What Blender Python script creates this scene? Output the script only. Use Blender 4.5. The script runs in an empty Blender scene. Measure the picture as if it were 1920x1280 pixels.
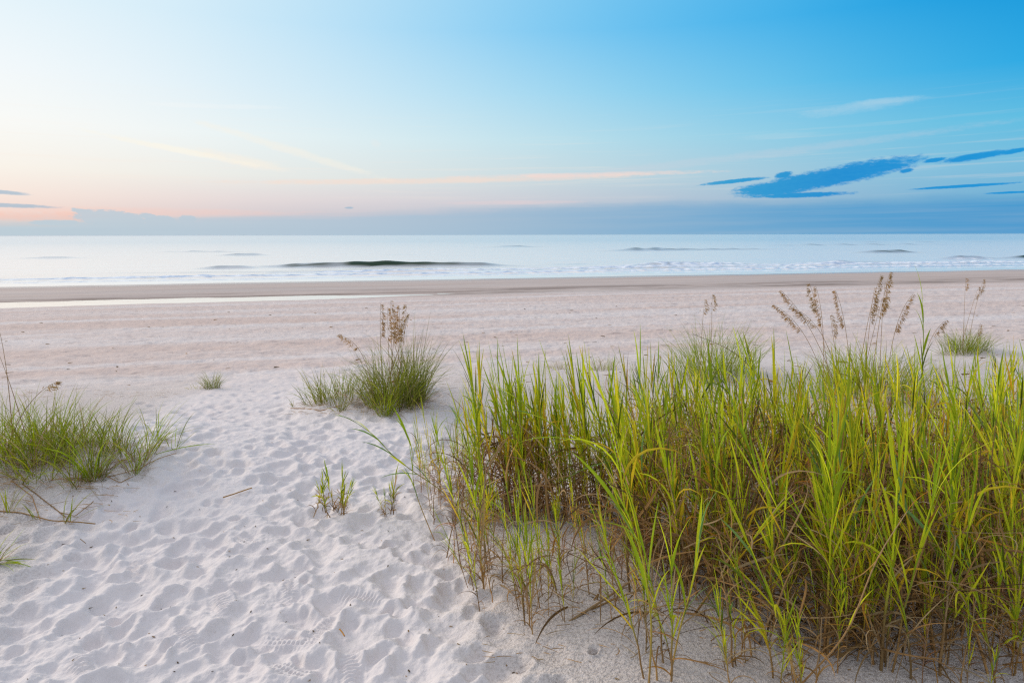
import bpy, math, random
import numpy as np
from mathutils import Vector

R = math.radians
rng = np.random.default_rng(7)
random.seed(7)
scene = bpy.context.scene
COL = scene.collection

# ------------------------------------------------------------------ camera
EYE = np.array([0.0, 0.0, 1.7])
PITCH, ROLL, FPX = R(8.9), R(0.12), 1280.0        # focal length in pixels of a 1920 wide picture
cam = bpy.data.cameras.new('camera')
cam.lens, cam.sensor_width = 24.0, 36.0
cam.clip_start, cam.clip_end = 0.05, 80000
camo = bpy.data.objects.new('camera', cam)
camo.location = EYE
camo.rotation_euler = (math.pi/2 - PITCH, 0, 0)
camo.rotation_euler.rotate_axis('Z', -ROLL)
COL.objects.link(camo)
scene.camera = camo

def pix_dir(px, py):
    """world direction seen at a place of the photograph; used once, to survey where things stand"""
    cx, cy = px-960.0, 640.0-py
    c, s = math.cos(PITCH), math.sin(PITCH)
    d = np.array([cx, FPX*c + cy*s, cy*c - FPX*s])
    return d/np.linalg.norm(d)
def p2ae(px, py):
    d = pix_dir(px, py)
    return math.degrees(math.atan2(d[0], d[1])), math.degrees(math.asin(d[2]))

# ------------------------------------------------------------------ colour helpers
def lin(c):
    return tuple((v/255/12.92) if v/255 <= .04045 else ((v/255+.055)/1.055)**2.4 for v in c)

# ------------------------------------------------------------------ node helper
class NT:
    def __init__(s, tree):
        s.t = tree; s.n = tree.nodes; s.l = tree.links
    def node(s, typ, **kw):
        n = s.n.new(typ)
        for k, v in kw.items(): setattr(n, k, v)
        return n
    def put(s, sock, v):
        if isinstance(v, bpy.types.NodeSocket): s.l.new(v, sock)
        elif v is not None: sock.default_value = v
    def m(s, op, a, b=None, c=None, clamp=False):
        n = s.node('ShaderNodeMath', operation=op, use_clamp=clamp)
        for i, v in enumerate((a, b, c)): s.put(n.inputs[i], v)
        return n.outputs[0]
    def mr(s, v, a, b, lo=0.0, hi=1.0, smooth=False):
        n = s.node('ShaderNodeMapRange', interpolation_type='SMOOTHSTEP' if smooth else 'LINEAR')
        s.put(n.inputs[0], v); n.inputs[1].default_value = a; n.inputs[2].default_value = b
        n.inputs[3].default_value = lo; n.inputs[4].default_value = hi
        return n.outputs[0]
    def mix(s, f, a, b, blend='MIX'):
        n = s.node('ShaderNodeMix', data_type='RGBA', blend_type=blend)
        s.put(n.inputs[0], f); s.put(n.inputs[6], a); s.put(n.inputs[7], b)
        return n.outputs[2]
    def xyz(s, x, y, z):
        n = s.node('ShaderNodeCombineXYZ')
        for i, v in enumerate((x, y, z)): s.put(n.inputs[i], v)
        return n.outputs[0]
    def noise(s, vec, scale, detail=4.0, rough=.55, dist=0.0):
        n = s.node('ShaderNodeTexNoise')
        s.put(n.inputs['Vector'], vec)
        n.inputs['Scale'].default_value = scale; n.inputs['Detail'].default_value = detail
        n.inputs['Roughness'].default_value = rough; n.inputs['Distortion'].default_value = dist
        return n.outputs[0]
    def ramp(s, v, stops, interp='LINEAR'):
        n = s.node('ShaderNodeValToRGB'); cr = n.color_ramp; cr.interpolation = interp
        while len(cr.elements) < len(stops): cr.elements.new(.5)
        for e, (p, c) in zip(cr.elements, sorted(stops, key=lambda q: q[0])):
            e.position = p; e.color = (*c, 1)
        s.put(n.inputs[0], v)
        return n.outputs[0]

# ------------------------------------------------------------------ world: dawn sky
SUN_AZ, SUN_EL = -60.0, 20.0
world = bpy.data.worlds.new('World'); scene.world = world
world.use_nodes = True
w = NT(world.node_tree); w.n.clear()
tc = w.node('ShaderNodeTexCoord')
sp = w.node('ShaderNodeSeparateXYZ'); w.l.new(tc.outputs['Generated'], sp.inputs[0])
az = w.m('MULTIPLY', w.m('ARCTAN2', sp.outputs[0], sp.outputs[1]), 57.29578)
el = w.m('MULTIPLY', w.m('ARCSINE', sp.outputs[2]), 57.29578)
azt = w.mr(az, -180, 180)
AZS = (-37, -20.5, 0, 20.5, 37)
SKY = [  # elevation, colours (sRGB) at the five azimuths, then behind / far sides
    (0.3, [(178,200,212), (184,200,214), (160,190,213), (112,166,206), (86,152,202)], (132,160,186)),
    (1.6, [(247,220,210), (218,209,214), (184,196,213), (124,172,208), (78,160,208)], (146,166,188)),
    (2.7, [(252,233,222), (230,220,222), (212,212,220), (160,192,216), (104,180,220)], (160,178,196)),
    (4.5, [(254,246,236), (238,240,236), (214,226,229), (164,204,224), (112,190,226)], (170,187,206)),
    (7.5, [(255,254,250), (240,249,250), (201,232,241), (142,208,234), (82,190,230)], (176,196,214)),
    (11.0, [(250,254,255), (226,244,253), (174,224,246), (96,198,240), (6,166,230)], (178,200,218)),
    (15.5, [(236,249,255), (214,240,253), (132,209,248), (50,180,240), (0,150,220)], (178,202,224)),
]
FRONT_GAIN = 1.0
col = None
pe = None
for e, cs, back in SKY:
    stops = [(0.0, lin(back)), (1.0, lin(back)), (.5-95/360, lin(back)), (.5+95/360, lin(back))]
    for a, c in zip(AZS, cs): stops.append((.5+a/360, lin(c)))
    stops.append((.5-58/360, lin(cs[0]))); stops.append((.5+58/360, lin(cs[4])))
    rw = w.ramp(azt, stops, 'B_SPLINE')
    col = rw if col is None else w.mix(w.mr(el, pe, e), col, rw)
    pe = e
col = w.mix(w.mr(el, 15.5, 42, smooth=True), col, (.80, .84, .95, 1))      # out-of-view sky overhead, brightness added to light the sand

aevec = w.xyz(w.m('MULTIPLY', az, .12), w.m('MULTIPLY', el, .55), 0.0)
nz = w.m('SUBTRACT', w.noise(aevec, 2.2, 7, .62), .5)
nz_fine = w.m('SUBTRACT', w.noise(w.xyz(w.m('MULTIPLY', az, .8), w.m('MULTIPLY', el, 2.2), 3.0), 2.6, 7, .68), .5)
nz_str = w.m('SUBTRACT', w.noise(w.xyz(w.m('MULTIPLY', az, .03), w.m('MULTIPLY', w.m('ADD', el, w.m('MULTIPLY', az, -.012)), 1.1), 8.0), 2.0, 5, .6), .5)

def ell(px, py, hl, ht, tilt=0.0):
    """1 at the centre of a cloud, 0 on its rim, negative outside; given by its place, half sizes and slope"""
    a0, e0 = p2ae(px, py)
    k = 1280/57.3/ .93
    hl, ht = hl/k, ht/k
    c, s = math.cos(R(tilt)), math.sin(R(tilt))
    da = w.m('SUBTRACT', az, a0); de = w.m('SUBTRACT', el, e0)
    u = w.m('ADD', w.m('MULTIPLY', da, c/hl), w.m('MULTIPLY', de, s/hl))
    v = w.m('ADD', w.m('MULTIPLY', da, -s/ht), w.m('MULTIPLY', de, c/ht))
    return w.m('SUBTRACT', 1.0, w.m('ADD', w.m('MULTIPLY', u, u), w.m('MULTIPLY', v, v)))
def union(lst):
    r = lst[0]
    for q in lst[1:]: r = w.m('MAXIMUM', r, q)
    return r
# high fine streaks
col = w.mix(w.m('MULTIPLY', w.mr(nz_str, .02, .22, smooth=True), w.m('MULTIPLY', w.mr(el, 1.5, 4, 0, .22), w.mr(el, 5, 11, 1, 0))), col, (*lin((255,236,222)), 1))
# peach streaks
for px, py, hl, ht, tl, st, c in ((850, 338, 470, 7, 1.3, .55, (255,224,206)), (1100, 328, 260, 5, .5, .65, (252,224,214)),
                              (330, 279, 150, 6, -9.5, .75, (255,250,236)), (455, 300, 90, 11, -11, .5, (255,244,228)),
                              (550, 283, 190, 9, -15.5, .42, (255,246,230)), (1610, 203, 110, 11, 4, .26, (208,226,235)),
                              (1665, 190, 60, 6, 0, .2, (200,225,235)), (1460, 256, 80, 7, 0, .2, (200,222,232)),
                              (960, 380, 140, 5, .3, .4, (240,214,214)), (270, 396, 300, 9, 0, .30, (252,205,192)),
                              (60, 404, 150, 9, 0, .42, (255,192,172)), (705, 270, 12, 9, -40, .25, (240,238,235)),
                              (400, 198, 130, 5, 2, .25, (252,252,250)), (1350, 300, 500, 9, 5, .22, (214,214,224))):
    f = ell(px, py, hl, ht, tl)
    f = w.m('ADD', f, w.m('ADD', w.m('MULTIPLY', nz, 2.2), w.m('MULTIPLY', nz_fine, 1.2)))
    col = w.mix(w.mr(f, -.2, 1.1, 0, st, smooth=True), col, (*lin(c), 1))
# grey blue bank lying on the horizon, with small towers on the left
edge = w.ramp(azt, [(.5+a/360, (e/5,)*3) for a, e in ((-60, .8), (-37, .75), (-33, .85), (-22, 1.40), (-12, 1.65), (0, 2.25), (12, 2.55), (25, 2.45), (37, 2.5), (60, 2.5))], 'LINEAR')
edge = w.m('MULTIPLY', edge, 5.0)
bank = w.m('SUBTRACT', w.m('ADD', edge, w.m('ADD', w.m('MULTIPLY', nz_str, .9), w.m('MULTIPLY', nz, .7))), el)
soft = w.mr(az, -38, 25, .35, .8)
bank = w.m('DIVIDE', bank, soft)
puff = union([ell(205, 408, 52, 15, -5), ell(165, 397, 24, 5, -12), ell(235, 412, 34, 14), ell(285, 406, 22, 6, -15), ell(300, 412, 30, 9), ell(352, 410, 16, 8), ell(110, 416, 40, 5)])
puff = w.m('MULTIPLY', w.m('ADD', puff, w.m('MULTIPLY', nz_fine, 2.2)), 2.5)
bank = w.m('MAXIMUM', bank, puff)
bankcol = w.ramp(azt, [(.5+a/360, lin(c)) for a, c in ((-60, (182,206,220)), (-37, (188,208,220)), (-20, (188,205,220)), (0, (164,192,215)), (20, (96,168,214)), (37, (54,152,212)), (60, (60,150,208)))], 'B_SPLINE')
bankcol = w.mix(w.mr(nz_str, -.1, .25, 0, .3), bankcol, (*lin((176,196,214)), 1))
bankcol = w.mix(w.mr(el, 0, 1.2, .10, 0), bankcol, (*lin((176,206,222)), 1))
col = w.mix(w.mr(bank, -.5, .9, 0, .88, smooth=True), col, bankcol)
# deep blue cloud on the right and thin dark bars
dark = union([ell(1555, 334, 152, 18, 9.5), ell(1450, 356, 70, 14, 2), ell(1640, 318, 62, 10, 6), ell(1500, 367, 95, 5, 1), ell(1375, 341, 62, 4, 5),
              ell(1470, 329, 16, 6, 8), ell(1833, 295, 55, 6, 7), ell(1900, 286, 24, 4, 8), ell(1753, 302, 18, 4, 6), ell(1805, 351, 80, 2.6, 2), ell(1895, 363, 36, 2, 1), ell(1700, 322, 12, 4, 10)])
dark = w.m('ADD', dark, w.m('MULTIPLY', nz_fine, 1.7))
dcol = w.ramp(azt, [(.5+a/360, lin(c)) for a, c in ((10, (118,176,214)), (17, (36,158,214)), (25, (0,142,214)), (40, (0,152,222)))])
dark = w.m('ADD', dark, w.m('MULTIPLY', nz, .8))
dcol = w.mix(w.mr(nz_fine, -.1, .25, 0, .18), dcol, (*lin((70,172,222)), 1))
col = w.mix(w.mr(dark, -.25, .6, 0, .97, smooth=True), col, dcol)
ldark = union([ell(0, 358, 46, 4, -4), ell(10, 383, 80, 4, -1.5), ell(655, 389, 10, 2.5)])
ldark = w.m('ADD', ldark, w.m('MULTIPLY', nz_fine, 1.2))
col = w.mix(w.mr(ldark, -.1, .8, 0, .8, smooth=True), col, (*lin((160,188,210)), 1))
# the physical sky carries a share of it
sky = w.node('ShaderNodeTexSky', sky_type='NISHITA')
sky.sun_disc = False; sky.sun_elevation = R(SUN_EL); sky.sun_rotation = R(SUN_AZ)
bg1 = w.node('ShaderNodeBackground'); bg1.inputs[1].default_value = .05
w.l.new(sky.outputs[0], bg1.inputs[0])
bg2 = w.node('ShaderNodeBackground'); bg2.inputs[1].default_value = 1.0
w.l.new(col, bg2.inputs[0])
ms = w.node('ShaderNodeMixShader'); ms.inputs[0].default_value = .94
w.l.new(bg1.outputs[0], ms.inputs[1]); w.l.new(bg2.outputs[0], ms.inputs[2])
wo = w.node('ShaderNodeOutputWorld'); w.l.new(ms.outputs[0], wo.inputs[0])

sun = bpy.data.lights.new('sun', 'SUN'); sun.energy = 2.2; sun.angle = R(18); sun.color = (1.0, .89, .76)
suno = bpy.data.objects.new('sun', sun); COL.objects.link(suno)
sd = Vector((math.sin(R(SUN_AZ))*math.cos(R(SUN_EL)), math.cos(R(SUN_AZ))*math.cos(R(SUN_EL)), math.sin(R(SUN_EL))))
suno.rotation_euler = sd.to_track_quat('Z', 'Y').to_euler()
scene.view_settings.view_transform = 'Standard'; scene.view_settings.look = 'None'
scene.view_settings.exposure = 0.0; scene.view_settings.gamma = 1.0
scene.cycles.use_denoising = False; scene.cycles.pixel_filter_type = 'BLACKMAN_HARRIS'; scene.cycles.filter_width = 1.3
scene.cycles.max_bounces = 8; scene.cycles.transmission_bounces = 4

# ------------------------------------------------------------------ numpy noise
_perm = np.random.default_rng(11).permutation(512).astype(np.int64)
_perm = np.concatenate([_perm, _perm])
_gr = np.random.default_rng(12).uniform(0, 2*np.pi, 512)
_gx, _gy = np.cos(_gr), np.sin(_gr)
def gnoise(x, y):
    xi = np.floor(x).astype(np.int64); yi = np.floor(y).astype(np.int64)
    xf, yf = x-xi, y-yi
    u = xf*xf*xf*(xf*(xf*6-15)+10); v = yf*yf*yf*(yf*(yf*6-15)+10)
    def g(ix, iy, dx, dy):
        h = _perm[(_perm[ix & 511] + iy) & 511]
        return _gx[h]*dx + _gy[h]*dy
    a = g(xi, yi, xf, yf); b = g(xi+1, yi, xf-1, yf)
    c = g(xi, yi+1, xf, yf-1); d = g(xi+1, yi+1, xf-1, yf-1)
    return (a+(b-a)*u) + ((c+(d-c)*u)-(a+(b-a)*u))*v
def fbm(x, y, o=4, gain=.5):
    r, a = 0, 1.0
    for i in range(o):
        r = r + a*gnoise(x*2**i+17.3*i, y*2**i-9.1*i); a *= gain
    return r
def sstep(a, b, x):
    t = np.clip((x-a)/(b-a), 0, 1); return t*t*(3-2*t)

# ------------------------------------------------------------------ terrain
BETA = R(13.5)
CB, SB = math.cos(BETA), math.sin(BETA)
SEA_Z, POOL_Z = -2.5, -2.352
PROF_S = np.array([-9000, 0, 4, 6, 8, 10, 13, 17, 25, 35, 43, 44.6, 46.5, 48, 50, 54, 58, 65, 75, 100, 200, 9000])
PROF_Z = np.array([.6, 0, 0, -.03, -.16, -.40, -.78, -1.08, -1.48, -1.93, -2.28, -2.365, -2.42, -2.37, -2.27, -2.20, -2.29, -2.5, -2.95, -4.0, -8, -30])
MOUNDS = []   # x, y, radius, height
def shore(x, y): return y*CB - x*SB
def base_h(x, y):
    s = shore(x, y)
    t = x*CB + y*SB
    s2 = s + .7*gnoise(t*.05, s*.02)*np.clip((s-20)/20, 0, 1) + 1.0*gnoise(t*.11+7, s*.08+3)*np.exp(-((s-47)/5)**2)
    z = np.interp(s2, PROF_S, PROF_Z)
    k = .35*np.exp(-((s-47)/2.5)**2)
    z = z + k*.12*gnoise(t*.045+3.3, 1.7)*1.4
    z = z - .075*np.exp(-((s2-46.2)/1.7)**2)*np.clip((-t-15)/18, -1.5, 1) + .05*sstep(47.6, 48.3, s2)*(1-sstep(50, 55, s2))
    near = np.exp(-np.maximum(s-4, 0)/8)
    z = z + near*.10*gnoise(x*.45+2.2, y*.45+8.1) + near*.03*gnoise(x*1.3, y*1.3)
    for mx, my, mr_, mh in MOUNDS:
        z = z + mh*np.exp(-(((x-mx)**2+(y-my)**2)/mr_**2))
    return z
def ground_at(px, py):
    d = pix_dir(px, py)
    ts = np.concatenate([np.linspace(1, 12, 400), np.geomspace(12.05, 150, 500)])
    P = EYE + ts[:, None]*d
    f = P[:, 2]-base_h(P[:, 0], P[:, 1])
    i = int(np.argmax(f < 0))
    t = ts[i-1] + (ts[i]-ts[i-1])*f[i-1]/(f[i-1]-f[i])
    p = EYE+t*d
    return float(p[0]), float(p[1])
for px, py, r_, h_ in ((397, 726, .4, .05), (1335, 706, .9, .12), (1808, 664, .7, .12), (180, 885, .35, .06), (255, 875, .3, .05), (776, 750, .3, .05), (1500, 1060, 1.5, .10), (1350, 960, 1.0, .05), (60, 860, 1.1, .18), (735, 745, .75, .15), (640, 750, .5, .06), (1560, 735, 1.1, .10)):
    gx, gy = ground_at(px, py); MOUNDS.append((gx, gy, r_, h_))

def mesh_grid(name, X, Y, Z, wrap=False, attrs=None):
    """rows x cols grid -> one mesh"""
    nr, nc = X.shape
    idx = np.arange(nr*nc).reshape(nr, nc)
    if wrap:
        nx = np.roll(idx, -1, axis=1)
        q = np.stack([idx[:-1], nx[:-1], nx[1:], idx[1:]], -1).reshape(-1, 4)
    else:
        q = np.stack([idx[:-1, :-1], idx[:-1, 1:], idx[1:, 1:], idx[1:, :-1]], -1).reshape(-1, 4)
    co = np.stack([X, Y, Z], -1).reshape(-1, 3)
    return raw_mesh(name, co, q, attrs)
def raw_mesh(name, co, q, attrs=None, smooth=True):
    me = bpy.data.meshes.new(name)
    n, k = q.shape
    me.vertices.add(len(co)); me.vertices.foreach_set('co', np.ascontiguousarray(co, dtype=np.float32).ravel())
    me.loops.add(n*k); me.loops.foreach_set('vertex_index', np.ascontiguousarray(q, dtype=np.int32).ravel())
    me.polygons.add(n); me.polygons.foreach_set('loop_start', np.arange(0, n*k, k, dtype=np.int32))
    me.polygons.foreach_set('use_smooth', np.full(n, smooth))
    for an, av in (attrs or {}).items():
        if av.ndim == 1:
            a = me.attributes.new(an, 'FLOAT', 'POINT'); a.data.foreach_set('value', av.astype(np.float32))
        else:
            a = me.attributes.new(an, 'FLOAT_COLOR', 'POINT')
            c4 = np.ones((len(av), 4), np.float32); c4[:, :3] = av; a.data.foreach_set('color', c4.ravel())
    me.update(calc_edges=True); me.validate()
    return me
def add(name, me, mat, parent=None, **props):
    o = bpy.data.objects.new(name, me); COL.objects.link(o)
    if mat is not None and me is not None:
        me.materials.clear(); me.materials.append(mat)
    if parent is not None: o.parent = parent
    for k, v in props.items():
        if v: o[k] = v
    return o
def thing(name, label, cat, loc, group=None, rz=0.0):
    o = bpy.data.objects.new(name, None); COL.objects.link(o)
    o.empty_display_size = .1
    o.location = loc; o.rotation_euler = (0, 0, rz); o['label'] = label; o['category'] = cat
    if group: o['group'] = group
    return o
def copy_thing(root, loc, rot, scl, label, group):
    r = root.copy(); COL.objects.link(r)
    r.location = loc; r.rotation_euler = rot; r.scale = scl; r['label'] = label; r['group'] = group
    for ch in root.children:
        c = ch.copy(); COL.objects.link(c); c.parent = r
    return r

# ---- ground sheet: a fan that is fine where people look, coarse behind
rr = [.3, .7, 1.0]
r = 1.25
while r < 90:
    rr.append(r); r += max(.0042, .00062*(r*r+2.9)*(.8 if r < 6 else 1.0)) if r < 30 else .0009*r*r*.55
rr += [100, 120, 160, 250, 500, 1200, 4000, 9000]
rr = np.array(rr)
th = np.concatenate([np.linspace(-43, 43, 1150), np.linspace(43, 317, 90)[1:-1]])*math.pi/180
RR, TH = np.meshgrid(rr, th, indexing='ij')
GX, GY = RR*np.sin(TH), RR*np.cos(TH)
GZ = base_h(GX, GY)
S = shore(GX, GY); T = GX*CB+GY*SB
def path_mask(x, y):
    c = -1.15-.25*(y-2.4); hw = 1.15+.085*np.maximum(y-2.4, 0)
    d = np.abs(x-c+.25*gnoise(x*.8+3, y*.8))/hw
    m = 1-sstep(.72, 1.18, d)
    wide = sstep(7.5, 12, y)
    return np.maximum(m*(1-sstep(14, 24, y)*.8), .35*wide*(1-sstep(18, 34, y)))
PM = path_mask(GX, GY)
lump = PM*(.013*fbm(GX*3.3, GY*3.3, 3) + .010*fbm(GX*11+5, GY*11, 3)*(RR < 14))
lump += (1-PM)*(.006*fbm(GX*5+9, GY*5, 3))*(RR < 40)
lump += .046*fbm(T*1.6, S*1.7, 4, .6)*sstep(9, 13, S)*(1-sstep(40, 45, S))*(RR < 60) + .0012*fbm(T*.3, S*1.6, 3)*sstep(13, 20, S)*(1-sstep(40, 45, S))
FP = np.zeros_like(GZ)
nfront = 1150
def stamp(x, y, L, W, ang, D, rim=.35, tread=0, seed=0, over=.85):
    d0 = math.hypot(x, y); rad = 1.7*L
    i0, i1 = np.searchsorted(rr, [d0-rad, d0+rad]); a = math.atan2(x, y); da = rad/d0
    j0, j1 = np.searchsorted(th[:nfront], [a-da, a+da])
    if i1 <= i0 or j1 <= j0: return
    sl = (slice(i0, i1), slice(j0, j1))
    dx, dy = GX[sl]-x, GY[sl]-y
    u = (dx*math.sin(ang)+dy*math.cos(ang)); v = (dx*math.cos(ang)-dy*math.sin(ang))
    wob = 1+.30*gnoise(dx*9+seed, dy*9-seed)+.15*gnoise(dx*22+seed, dy*22)
    waist = 1-.22*np.exp(-((u/L+.15)/.28)**2)
    d = np.sqrt((u/L)**2 + (v/(W*waist))**2)*wob
    ins = 1-sstep(.30, 1.12, d)
    h = -D*ins*(1+.25*u/L) + rim*D*np.exp(-((d-1.22)/.20)**2)*(.7+.6*gnoise(dx*7+seed*2, dy*7))
    if tread:
        tr = np.sin(u*2*np.pi/.021 + 2.2*np.abs(v)/W*(1 if tread == 1 else 0) + .8*gnoise(dx*20, dy*20))
        if tread == 2: tr = np.maximum(tr, np.sin(v*2*np.pi/.028))
        h += .0048*np.clip(tr*1.6, -1, 1)*ins
    FP[sl] = FP[sl]*(1-over*ins) + h
prints = []
R2 = np.random.default_rng(5)
while len(prints) < 3300:
    y = 1.3*math.exp(R2.uniform(0, math.log(20/1.3))); x = R2.uniform(-.95, .7)*y
    if R2.uniform() > path_mask(np.array(x), np.array(y))*(.45+.9*sstep(-.25, .2, gnoise(np.array(x*1.1+9), np.array(y*1.1)))): continue
    prints.append((x, y))
for k, (x, y) in enumerate(prints):
    L = R2.uniform(.05, .10)*(1.35 if R2.uniform() < .18 else 1); W = L*R2.uniform(.6, .95)
    ang = R(-16)+R2.normal(0, .6)+(math.pi if R2.uniform() < .5 else 0)
    fade = 1-sstep(9, 20, np.array(y))*.55
    stamp(x, y, L, W, ang, R2.uniform(.012, .040)*float(fade), R2.uniform(.05, .25), 0, k*.37, .65)
def blur(F, a, b):
    for _ in range(a): F[1:-1] = (F[:-2]+2*F[1:-1]+F[2:])/4
    for _ in range(b): F[:, 1:nfront-1] = (F[:, :nfront-2]+2*F[:, 1:nfront-1]+F[:, 2:nfront])/4
blur(FP, 1, 5)
for px, py, a, tr in ((540, 1092, 20, 1), (598, 1170, -25, 1), (600, 1182, -22, 1), (545, 1250, 60, 2), (655, 1245, 15, 1), (415, 1120, 35, 1), (675, 1115, 70, 1), (350, 1180, 40, 1), (540, 1195, 80, 2), (250, 1060, 30, 1), (460, 1010, 45, 2), (150, 1240, 40, 1)):
    gx, gy = ground_at(px, py)
    stamp(gx, gy, .14, .052, R(-a), .016, .3, tr, px*.1, .95)
for px, py, L, D in ((1427, 1196, .065, .075), (1112, 1220, .028, .03), (137, 1040, .045, .035), (1365, 1232, .018, .015)):
    gx, gy = ground_at(px, py); stamp(gx, gy, L, L*.8, .4, D, .25, 0, 3, 1.0)
lump += (.3+.7*PM)*(.0032*fbm(GX*28+2, GY*28, 3, .6)*(.5+1.2*np.clip(gnoise(GX*1.7, GY*1.7)+.3, 0, 1)))*(RR < 7)
GZ2 = GZ + lump + FP
wet = np.clip(sstep(43.5, 46.5, S+.8*gnoise(T*.12, S*.2))*.75 + sstep(59, 65, S+.9*gnoise(T*.1+4, S*.15))*.6, 0, 1)
ground_me = mesh_grid('ground', GX, GY, GZ2, True, {'path': np.clip(PM, 0, 1).ravel(), 'wet': wet.ravel(), 'pit': np.clip(-FP*30, 0, 1).ravel()})

def new_mat(name):
    m = bpy.data.materials.new(name); m.use_nodes = True
    n = NT(m.node_tree); n.n.clear()
    out = n.node('ShaderNodeOutputMaterial')
    return m, n, out
def principled(n, out, **kw):
    p = n.node('ShaderNodeBsdfPrincipled')
    for k, v in kw.items(): n.put(p.inputs[k], v)
    n.l.new(p.outputs[0], out.inputs[0])
    return p
def attr(n, name, vec=False):
    a = n.node('ShaderNodeAttribute', attribute_name=name)
    return a.outputs['Color'] if vec else a.outputs['Fac']

msand, n, out = new_mat('sand')
geo = n.node('ShaderNodeNewGeometry'); pos = geo.outputs['Position']
sx = n.node('ShaderNodeSeparateXYZ'); n.l.new(pos, sx.inputs[0])
s_ = n.m('SUBTRACT', n.m('MULTIPLY', sx.outputs[1], CB), n.m('MULTIPLY', sx.outputs[0], SB))
t_ = n.m('ADD', n.m('MULTIPLY', sx.outputs[0], CB), n.m('MULTIPLY', sx.outputs[1], SB))
path = attr(n, 'path'); wetA = attr(n, 'wet')
band = n.noise(n.xyz(n.m('MULTIPLY', t_, .03), n.m('MULTIPLY', s_, .30), 0.0), 1.0, 6, .62)
lines = n.noise(n.xyz(n.m('MULTIPLY', t_, .14), n.m('MULTIPLY', s_, 5.5), 4.0), 1.0, 4, .6)
far = n.mr(n.m('ADD', s_, n.m('MULTIPLY', n.noise(pos, .5, 4), 5.0)), 8, 19, smooth=True)
white = (*lin((216,208,206)), 1); crust = (*lin((206,196,189)), 1)
mid = n.mix(n.mr(band, .36, .66, smooth=True), (*lin((205,184,174)), 1), (*lin((215,205,201)), 1))
mid = n.mix(n.m('MULTIPLY', n.mr(lines, .56, .74, smooth=True), n.mr(s_, 12, 18, 0, .34)), mid, (*lin((178,158,150)), 1))
mid = n.mix(n.m('MULTIPLY', n.mr(n.noise(n.xyz(n.m('MULTIPLY', t_, 1.6), n.m('MULTIPLY', s_, 1.7), 2.0), 1.3, 6, .75), .53, .68), .60), mid, (*lin((150,134,130)), 1))  # dark flecks: small shadows of the sand lumps painted into the colour
grain = n.noise(pos, 75, 3, .7)
near = n.mix(path, crust, white)
near = n.mix(n.m('MULTIPLY', n.mr(grain, .47, .60), n.mr(path, 0, 1, .62, .07)), near, (*lin((150,140,134)), 1))
near = n.mix(n.mr(n.noise(pos, 2.3, 5, .6), .4, .7, 0, .25), near, (*lin((214,204,204)), 1))
sandc = n.mix(far, near, mid)
wetc = n.mix(n.mr(n.noise(n.xyz(n.m('MULTIPLY', t_, .06), n.m('MULTIPLY', s_, .5), 7.0), 1.0, 4, .6), .35, .65), (*lin((166,152,145)), 1), (*lin((188,172,162)), 1))
sandc = n.mix(wetA, sandc, wetc)
damp = n.noise(n.xyz(n.m('MULTIPLY', t_, .10), n.m('MULTIPLY', s_, .7), 11.0), 1.0, 5, .65)
dampm = n.m('MULTIPLY', n.mr(damp, .42, .62, smooth=True), n.m('MULTIPLY', n.mr(s_, 45.3, 46.8, smooth=True), n.mr(s_, 51, 48.5, smooth=True)))
sandc = n.mix(n.m('MULTIPLY', dampm, .75), sandc, (*lin((122,104,94)), 1))
rough = n.mr(wetA, .75, 1.0, .95, .30)
b1 = n.noise(pos, 62, 3, .65)
b2 = n.noise(pos, 26, 4, .6)
b3 = n.noise(n.xyz(n.m('MULTIPLY', t_, 2.2), n.m('MULTIPLY', s_, 2.6), 0.0), 1.0, 6, .68)
hgt = n.m('ADD', n.m('MULTIPLY', b1, n.mr(path, 0, 1, .018, .002)), n.m('MULTIPLY', b2, n.mr(path, 0, 1, .006, .008)))
hgt = n.m('MULTIPLY', hgt, n.mr(s_, 8, 16, 1, .6))
hgt = n.m('ADD', hgt, n.m('MULTIPLY', b3, n.mr(s_, 9, 16, 0, .085)))
hgt = n.m('MULTIPLY', hgt, n.mr(wetA, 0, .7, 1, .06))
bp = n.node('ShaderNodeBump'); bp.inputs['Strength'].default_value = .85; bp.inputs['Distance'].default_value = 1.0
n.l.new(hgt, bp.inputs['Height'])
p = principled(n, out, **{'Base Color': sandc, 'Roughness': rough, 'Specular IOR Level': .25})
n.l.new(bp.outputs[0], p.inputs['Normal'])
add('ground', ground_me, msand, kind='structure')

# ---- sea
rs = [36.0]
while rs[-1] < 330: rs.append(rs[-1] + max(.12, .000105*rs[-1]**2))
while rs[-1] < 50000: rs.append(rs[-1]*1.05)
rs = np.array(rs)
ths = np.concatenate([np.linspace(-44, 44, 800), np.linspace(44, 130, 25)[1:], np.linspace(230, 316, 25)[:-1]-0.0])
ths = np.sort(np.where(ths > 180, ths-360, ths))*math.pi/180
RS, TS = np.meshgrid(rs, ths, indexing='ij')
WX, WY = RS*np.sin(TS), RS*np.cos(TS)
ws, wt = shore(WX, WY), WX*CB+WY*SB
fadeR = (1-sstep(180, 400, RS))
WZ = np.full_like(WX, SEA_Z) + fadeR*(.035*fbm(wt*.03, ws*.22, 3)+.012*fbm(wt*.3, ws*.9, 2))*sstep(66, 72, ws)
WZ += fadeR*.018*fbm(wt*.09+5, ws*.7, 2)*sstep(62, 67, ws)
foam = np.zeros_like(WX); swell_shade = np.zeros_like(WX)
def sea_at(px, py):
    d = pix_dir(px, py); t = (SEA_Z-EYE[2])/d[2]; p = EYE+t*d; return p[0], p[1]
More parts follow.
